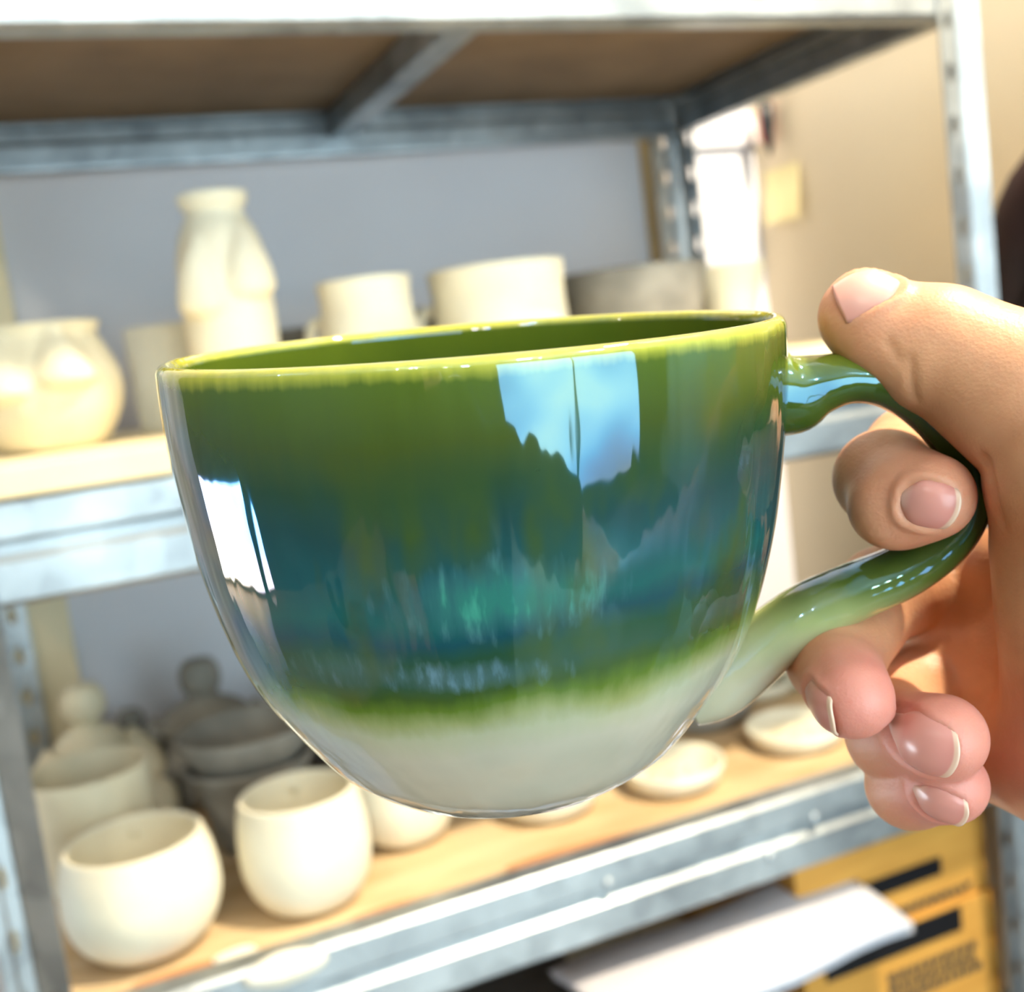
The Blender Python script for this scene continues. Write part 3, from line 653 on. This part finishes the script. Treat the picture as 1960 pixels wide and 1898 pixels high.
# ------------------------------------------------------------------ signed distance bodies (hand, arm, head)
def cone(a, b, r1, r2): return ('c', np.array(a, float), np.array(b, float), r1, r2)
def ell(c, r, ax=None): return ('e', np.array(c, float), np.array(r, float), np.eye(3) if ax is None else np.array(ax))
def sd(p, X):
    if p[0] == 'c':
        _, a, b, r1, r2 = p; ba = b - a; l2 = ba @ ba; t = np.clip((X - a) @ ba / l2, 0, 1)
        return np.linalg.norm(X - a - t[..., None] * ba, axis=-1) - (r1 + (r2 - r1) * t)
    _, c, r, A = p; q = (X - c) @ A.T; k0 = np.linalg.norm(q / r, axis=-1); k1 = np.linalg.norm(q / (r * r), axis=-1)
    return k0 * (k0 - 1) / np.maximum(k1, 1e-9)
def smin(a, b, k):
    h = np.clip(.5 + .5 * (b - a) / k, 0, 1); return b * (1 - h) + a * h - k * h * (1 - h)
def chain(ps, X, k):
    d = sd(ps[0], X)
    for p in ps[1:]: d = smin(d, sd(p, X), k)
    return d
def mesh_sdf(fn, lo, hi, vx, B=24):
    """sample fn near its zero set in blocks, polygonise with OpenVDB"""
    import openvdb
    lo = np.array(lo); n = np.ceil((np.array(hi) - lo) / vx / B).astype(int)
    g = openvdb.FloatGrid(1.0); g.gridClass = openvdb.GridClass.LEVEL_SET if hasattr(openvdb, 'GridClass') else g.gridClass
    idx = np.stack(np.meshgrid(*[np.arange(k) for k in n], indexing='ij'), -1).reshape(-1, 3)
    ctr = lo + (idx + .5) * B * vx; d = fn(ctr); rad = B * vx * .5 * math.sqrt(3) * 1.25 + .004
    ar = np.arange(B); loc = np.stack(np.meshgrid(ar, ar, ar, indexing='ij'), -1)
    for i, ix in enumerate(idx):
        if d[i] > rad: continue
        if d[i] < -rad: g.fill(tuple(int(v) for v in ix * B), tuple(int(v) for v in ix * B + B - 1), -1.0); continue
        X = lo + (loc + ix * B) * vx; D = fn(X.reshape(-1, 3)).reshape(B, B, B)
        g.copyFromArray(np.ascontiguousarray(D, dtype=np.float32), ijk=tuple(int(v) for v in ix * B))
    res = g.convertToQuads(isovalue=0.) if hasattr(g, 'convertToQuads') else g.convertToPolygons(isovalue=0.)[:1] + (None,)
    pts, quads = res[0], res[1]
    return lo + np.array(pts) * vx, np.array(quads)
def grad(fn, X, e=.0004):
    g = np.stack([fn(X + e * v) - fn(X - e * v) for v in np.eye(3)], -1); return g / np.maximum(np.linalg.norm(g, axis=-1, keepdims=True), 1e-9)

# hand joints: where the photograph shows them, with their depth in mm
def K(px, py, mm): return P(px, py, mm)
def mmp(x, y, z): return cam2w((x / 1000, y / 1000, z / 1000))
R3 = lambda *a: [v / 1000 for v in a]
thT, thI, thM, thC = K(1655, 606, 229), K(1796, 668, 224), mmp(106, -7, 210), mmp(142, 28, 206)
wr = mmp(176, 52, 203)
fin = {
 'thumb':  dict(prox=[cone(thM, thC, .0155, .019)], dist=[cone(thT, thI, .0092, .0114), cone(thI, thM, .0114, .0150), cone(K(1810, 663, 223), K(1960, 735, 216), .0108, .0138), cone(K(1690, 655, 226), K(1760, 692, 223), .0082, .0085)]),
 'index':  dict(prox=[cone(mmp(132, 4, 256), mmp(160, 35, 225), .0120, .0150), cone(mmp(101, -11, 263), mmp(132, 4, 256), .0098, .0118)],
                dist=[cone(K(1742, 862, 256), mmp(101, -11, 263), .0092, .0098), cone(K(1690, 915, 238), K(1742, 862, 256), .0094, .0092), cone(K(1783, 950, 222), K(1690, 915, 238), .0084, .0094), ell(K(1720, 965, 228), R3(10.5, 9.2, 9.2))]),
 'middle': dict(prox=[cone(mmp(128, 26, 258), mmp(160, 45, 225), .0122, .0150), cone(K(1790, 1130, 262), mmp(128, 26, 258), .0100, .0120)],
                dist=[cone(K(1692, 1135, 256), K(1790, 1130, 262), .0098, .0100), cone(K(1597, 1262, 240), K(1692, 1135, 256), .0094, .0098), cone(K(1632, 1335, 220), K(1597, 1262, 240), .0079, .0092)]),
 'ring':   dict(prox=[cone(mmp(126, 46, 252), mmp(162, 55, 220), .0118, .0145), cone(K(1800, 1300, 258), mmp(126, 46, 252), .0098, .0115)],
                dist=[cone(K(1715, 1345, 252), K(1800, 1300, 258), .0095, .0098), cone(K(1712, 1405, 236), K(1715, 1345, 252), .0092, .0095), cone(K(1805, 1412, 218), K(1712, 1405, 236), .0084, .0092)]),
 'pinky':  dict(prox=[cone(mmp(122, 62, 243), mmp(164, 66, 214), .0108, .0135), cone(K(1830, 1430, 250), mmp(122, 62, 243), .0085, .0105)],
                dist=[cone(K(1752, 1470, 246), K(1830, 1430, 250), .0084, .0086), cone(K(1742, 1502, 236), K(1752, 1470, 246), .0082, .0084), cone(K(1818, 1503, 222), K(1742, 1502, 236), .0074, .0083)]),
}
elbow = mmp(325, 262, 30); should = mmp(115, 225, -250)
palm = [cone(mmp(128, 14, 240), mmp(168, 44, 212), .0180, .0200), cone(mmp(126, 38, 238), mmp(168, 54, 210), .0190, .0200), cone(mmp(120, 58, 232), mmp(166, 66, 208), .0150, .0170),
        cone(K(1950, 1090, 250), K(1972, 1290, 250), .0112, .0112), cone(K(1972, 1290, 250), K(1980, 1455, 236), .0112, .0108), cone(K(1800, 1215, 262), K(1900, 1240, 256), .0105, .0120), cone(K(2035, 960, 220), K(2085, 1260, 218), .0130, .0135), cone(K(2045, 1060, 226), K(2065, 1430, 226), .0130, .0130), cone(thM, thC, .0150, .0200), cone(mmp(113, 22, 216), mmp(145, 40, 206), .0150, .0190), cone(mmp(114, 48, 221), mmp(160, 64, 206), .0130, .0180)]
fore = [cone(mmp(166, 42, 206), mmp(196, 62, 192), .0200, .0230), cone(mmp(170, 60, 205), mmp(200, 84, 188), .0180, .0220), cone(mmp(190, 66, 194), mmp(255, 158, 116), .0250, .0370), cone(mmp(255, 158, 116), elbow, .0380, .0400), cone(elbow, mmp(225, 250, -110), .0400, .0480), cone(mmp(225, 250, -110), should, .0480, .0520)]
ALLH = [(n_, fin[n_]) for n_ in fin]
BIG = cone(mmp(95, 10, 240), mmp(165, 45, 215), .09, .07)
def arm_sdf(X):
    sh_ = X.shape[:-1]; X = X.reshape(-1, 3); out = np.full(len(X), 1.)
    far = chain(fore, X, .012); near = sd(BIG, X) < 0
    out[~near] = far[~near]
    if near.any():
        Y = X[near]; pf_ = smin(chain(palm, Y, .008), far[near], .012); D = pf_
        for n_, f_ in ALLH:
            pr = chain(f_['prox'], Y, .004); ds = chain(f_['dist'], Y, .0035)
            D = np.minimum(D, np.minimum(smin(pr, pf_, .006 if n_ != 'thumb' else .010), smin(ds, pr, .004)))
        out[near] = D
    return out.reshape(sh_)

# nails: (centre px, depth, outward normal in camera axes, long axis towards the free edge in camera axes, half length, half width mm)
NAILS = {'thumb': (K(1660, 553, 223), (-.02, -.80, -.60), (-.97, .10, -.1), 6.2, 5.6),
         'index': (K(1755, 958, 222), (.02, .10, -1.), (.90, .20, .15), 4.9, 4.6),
         'middle': (K(1583, 1345, 222), (-.80, .25, -.62), (.45, .15, -.75), 5.8, 5.0),
         'ring': (K(1766, 1416, 216), (-.12, .26, -1.), (.95, .12, .10), 5.0, 5.5),
         'pinky': (K(1794, 1520, 220), (-.05, .55, -.90), (.95, .15, .05), 4.2, 3.9)}
def nail_frame(v):
    c, n, t, hl_, hw = v; n = cam2w(n); n /= np.linalg.norm(n); t = cam2w(t); t = t - (t @ n) * n; t /= np.linalg.norm(t); s = np.cross(n, t)
    return np.array(c), n, t, s, hl_ / 1000, hw / 1000
def march(fn, o_, d_, n=60, start=.02):
    """from o_ + start*d_ step along -d_ until the surface"""
    X = o_ + start * d_; t = np.zeros(len(X))
    for _ in range(n):
        dd = fn(X - t[:, None] * d_); t = t + np.clip(dd, -.002, .004) * .8
    return X - t[:, None] * d_

lo = np.array([min(q[i] for q in [mmp(60, -45, 215), mmp(60, -45, 275), should, elbow, mmp(150, 80, 275), mmp(100, 75, 215)]) for i in range(3)]) - .07
hi = np.array([max(q[i] for q in [mmp(60, -45, 215), mmp(60, -45, 275), should, elbow, mmp(150, 80, 275), mmp(100, 75, 215)]) for i in range(3)]) + .07
hv, hq = mesh_sdf(arm_sdf, lo, hi, .00085)
# press the nail beds in and raise the skin folds round them
nrm = grad(arm_sdf, hv); flush = np.zeros(len(hv)); disp = np.zeros(len(hv))
for nk, v in NAILS.items():
    c, n, t, s, hl_, hw = nail_frame(v); q = hv - c; a = q @ t / hl_; b = q @ s / hw; dn = np.abs(q @ n)
    rho = (np.abs(a) ** 2.6 + np.abs(b) ** 2.6) ** (1 / 2.6); m_ = (dn < .009) & (nrm @ n > -.1)
    ring_ = np.exp(-((rho - 1.16) / .13) ** 2) * np.clip(1.0 - np.clip(a, 0, 2) * 1.1, 0, 1)
    disp += np.where(m_, .00055 * ring_ - .00055 * np.clip((1.02 - rho) / .1, 0, 1), 0)
for nk in fin:
    tipc = fin[nk]['dist'][0][1] if nk == 'thumb' else fin[nk]['dist'][2][1]
    flush = np.maximum(flush, np.exp(-(np.linalg.norm(hv - tipc, axis=1) / .013) ** 2) * {'thumb': .25, 'index': .35, 'middle': .9, 'ring': .9, 'pinky': .9}[nk])
# palm creases and the thumb's joint crease
def crease(pts_, w, depth):
    global disp
    pp = [np.array(x) for x in pts_]; dm = np.full(len(hv), 1.)
    for a, b in zip(pp, pp[1:]):
        ba = b - a; t = np.clip((hv - a) @ ba / (ba @ ba), 0, 1); dm = np.minimum(dm, np.linalg.norm(hv - a - t[:, None] * ba, axis=1))
    disp -= depth * np.exp(-(dm / w) ** 2)
def surf(px, py, guess):
    """where the view ray through px,py meets the hand"""
    r = cam2w(((px - 980) / FP, (py - 949) / FP, 1.)); t = .15
    for _ in range(80):
        d = arm_sdf((r * t)[None])[0]; t += max(min(d, .004), -.002) * .8
        if t > .3: break
    return r * t
crease([surf(1742, 690, 0), surf(1744, 725, 0), surf(1752, 765, 0)], .0010, .0005)
crease([surf(1700, 655, 0), surf(1722, 690, 0)], .0010, .0003)
crease([surf(1885, 880, 0), surf(1900, 930, 0), surf(1915, 1000, 0)], .0014, .0010)
hv = hv + nrm * disp[:, None]
person_base = Vector(tuple(cam2w((0, 0, 0)) + np.array([-.19, -.42, FZ])))
person = empty('person', person_base, 'person in a dark shirt holding up the glazed mug, only the hand in view', 'person')
def np_mesh(name, v, q, m_, parent, smooth=True, attrs=None):
    me = bpy.data.meshes.new(name); v = np.asarray(v) - np.array(parent.location); q = np.asarray(q)
    me.vertices.add(len(v)); me.vertices.foreach_set('co', v.astype(np.float32).ravel())
    k = q.shape[1]; me.loops.add(q.size); me.loops.foreach_set('vertex_index', q.astype(np.int32).ravel())
    me.polygons.add(len(q)); me.polygons.foreach_set('loop_start', np.arange(0, q.size, k, dtype=np.int32)); me.polygons.foreach_set('loop_total', np.full(len(q), k, dtype=np.int32))
    me.update(calc_edges=True); me.validate()
    if smooth: me.shade_smooth()
    for an, av in (attrs or {}).items():
        a = me.attributes.new(an, 'FLOAT', 'POINT'); a.data.foreach_set('value', av.astype(np.float32))
    me.materials.append(m_); o = bpy.data.objects.new(name, me); C.objects.link(o); o.parent = parent; return o

# head and torso of the same person behind the camera (mirrored in the glaze)
RT = np.array([.927, -.375, 0]); FW = np.array([.375, .927, 0]); UP = np.array([0, 0, 1.])
hc = cam2w((0, 0, 0)) + RT * -.13 + FW * -.34 + UP * .10
def H(x, y, z): return hc + RT * x + FW * y + UP * z
AX = np.array([RT, FW, UP])
neck0 = H(0, -.03, -.16); lsh = H(-.17, -.03, -.21); rsh = should
def body_sdf(X):
    h = smin(sd(ell(H(0, 0, .03), R3(76, 95, 88), AX), X), sd(ell(H(0, .02, -.045), R3(58, 72, 66), AX), X), .03)
    h = smin(h, sd(cone(H(0, .088, .005), H(0, .108, -.022), .009, .014), X), .008)          # nose
    h = smin(h, sd(cone(H(-.035, .074, .030), H(.035, .074, .030), .010, .010), X), .014)     # brow
    h = smin(h, sd(cone(H(-.018, .082, -.052), H(.018, .082, -.052), .008, .008), X), .006)   # lips
    h = smin(h, sd(ell(H(0, .068, -.088), R3(20, 16, 16), AX), X), .015)                      # chin
    for s in (-1, 1):
        h = smin(h, sd(ell(H(s * .077, -.01, -.005), R3(8, 18, 30), AX), X), .006)            # ears
        h = -smin(-h, sd(ell(H(s * .031, .094, .010), R3(15, 12, 9), AX), X), .008)           # eye sockets
    nk = sd(cone(H(0, -.02, -.08), neck0 - UP * .04, .052, .060), X)
    tr = chain([cone(lsh, rsh, .055, .055), cone(neck0 - UP * .12, H(0, -.03, -.42), .10, .095), cone(H(-.05, -.03, -.30), H(-.05, -.03, -.60), .11, .12), cone(H(.05, -.03, -.30), H(.05, -.03, -.60), .11, .12)], X, .06)
    la = chain([cone(lsh, H(-.24, -.02, -.48), .050, .042), cone(H(-.24, -.02, -.48), H(-.20, .12, -.64), .040, .026)], X, .01)
    d = smin(smin(h, nk, .025), smin(tr, la, .02), .03)
    return d
lo = np.minimum(hc, rsh) - np.array([.36, .36, .78]); hi = np.maximum(hc, rsh) + np.array([.26, .26, .20])
bv, bq = mesh_sdf(body_sdf, lo, hi, .005)
allv = np.concatenate([hv, bv]); allq = np.concatenate([hq, bq + len(hv)])
np_mesh('body', allv, allq, M['skin'], person, True, {'flush': np.concatenate([flush, np.zeros(len(bv))])})
def shirt_sdf(X):
    tr = chain([cone(lsh, rsh, .066, .066), cone(neck0 - UP * .12, H(0, -.03, -.42), .115, .11), cone(H(-.05, -.03, -.30), H(-.05, -.03, -.62), .125, .135), cone(H(.05, -.03, -.30), H(.05, -.03, -.62), .125, .135),
                cone(rsh, mmp(227, 252, -107), .066, .062), cone(lsh, H(-.24, -.02, -.46), .062, .056)], X, .05)
    return np.maximum(tr, .07 - np.linalg.norm(X - (neck0 + UP * .045), axis=-1)) + .0025 * np.sin(X[..., 0] * 90) * np.sin(X[..., 2] * 70)
sv, sq = mesh_sdf(shirt_sdf, lo - .05, hi + .05, .007)
np_mesh('shirt', sv, sq, M['shirt'], person)
def hair_sdf(X):
    d = smin(sd(ell(H(0, -.012, .045), R3(87, 100, 88), AX), X), sd(ell(H(0, -.05, -.03), R3(82, 62, 90), AX), X), .03)
    q = (X - H(0, .085, -.03)) @ AX.T
    face = np.linalg.norm(q / np.array([.072, .07, .095]), axis=-1) - 1
    return np.maximum(d, -face * .07) + .0015 * np.sin(X[..., 0] * 500 + X[..., 2] * 60)
av, aq = mesh_sdf(hair_sdf, hc - .16, hc + .17, .004); np_mesh('hair', av, aq, M['hair'], person)
for s in (-1, 1):
    V, F = lathe([(0, -.012)] + [(.012 * math.cos(a), .012 * math.sin(a)) for a in np.linspace(-1.3, 1.3, 7)] + [(0, .012)], 16)
    cc = H(s * .031, .077, .010); V = [np.array(cc) + RT * v[0] + UP * v[1] + FW * v[2] - np.array(person_base) for v in V]
    e = obj('eye', (V, F), M['eye'], person, True)
    V, F = lathe([(0, .0095), (.0055, .0095), (.0045, .0118), (0, .0125)], 14); V = [np.array(cc) + RT * v[0] + UP * v[1] + FW * v[2] - np.array(person_base) for v in V]
    obj('iris', (V, F), M['iris'], e, True)
def leg_sdf(X):
    return chain([cone(H(s * .09, -.03, -.62), H(s * .11, .01, -1.05), .105, .075) for s in (-1, 1)] + [cone(H(s * .11, .01, -1.05), H(s * .12, -.02, -1.47), .075, .055) for s in (-1, 1)] + [cone(H(0, -.03, -.58), H(0, -.03, -.62), .13, .13)], X, .03)
lv, lq = mesh_sdf(leg_sdf, H(0, 0, 0) - np.array([.35, .35, 1.56]), H(0, 0, 0) + np.array([.35, .35, -.40]), .009); np_mesh('trousers', lv, lq, M['trouser'], person)
for s in (-1, 1):
    f = H(s * .12, .04, 0); z0 = FZ + .045
    xs = catmull([(-.08, .035, .030), (-.04, .042, .040), (.04, .045, .034), (.11, .046, .026), (.155, .030, .018)], 4)
    V, F = tube([np.array((f[0], f[1], z0 - .010)) + FW * a[0] for a in xs], [(a[1], a[2]) for a in xs], 18); V = [np.array(v) - np.array(person_base) for v in V]
    obj('shoe', (V, F), M['dark'], person, True)
# nails laid on the finger surfaces
def final_sdf(X): return arm_sdf(X)
for nk, v in NAILS.items():
    c, n, t, s, hl_, hw = nail_frame(v); NU, NV = 22, 16; us = np.linspace(-1, 1, NU + 1); vs = np.linspace(-1, 1, NV + 1)
    A, B_ = np.meshgrid(us, vs, indexing='ij')
    wid = hw * (1 - np.abs(A) ** 3.2 * np.where(A < 0, .55, .22)); Ls = A * hl_ * (1 - .16 * B_ ** 2 * np.where(A > 0, 1, 1.6))
    pts_ = (c + Ls[..., None] * t + (B_ * wid)[..., None] * s).reshape(-1, 3)
    top = march(final_sdf, pts_, n)
    lift = (.00030 + .00075 * np.clip((A.ravel() - .55) / .45, 0, 1) ** 2 - .0009 * np.abs(B_.ravel()) ** 5 - .0007 * np.clip(-A.ravel(), 0, 1) ** 6)
    top = top + n * (lift[:, None] - .00015)
    # even the plate lengthwise a little
    T_ = top.reshape(NU + 1, NV + 1, 3)
    for _ in range(3): T_[1:-1] = (T_[:-2] + 2 * T_[1:-1] + T_[2:]) / 4
    q = [(i * (NV + 1) + j, (i + 1) * (NV + 1) + j, (i + 1) * (NV + 1) + j + 1, i * (NV + 1) + j + 1) for i in range(NU) for j in range(NV)]
    o = np_mesh('fingernail', T_.reshape(-1, 3), q, M['nail'], person, True, {'tip': (A.ravel() + 1) / 2 * (.12 if nk == 'thumb' else 1) + .05 * B_.ravel() ** 2})
    md = o.modifiers.new('t', 'SOLIDIFY'); md.thickness = .0005; md.offset = 0
print('script seconds', time.time() - T0, 'hand verts', len(hv))
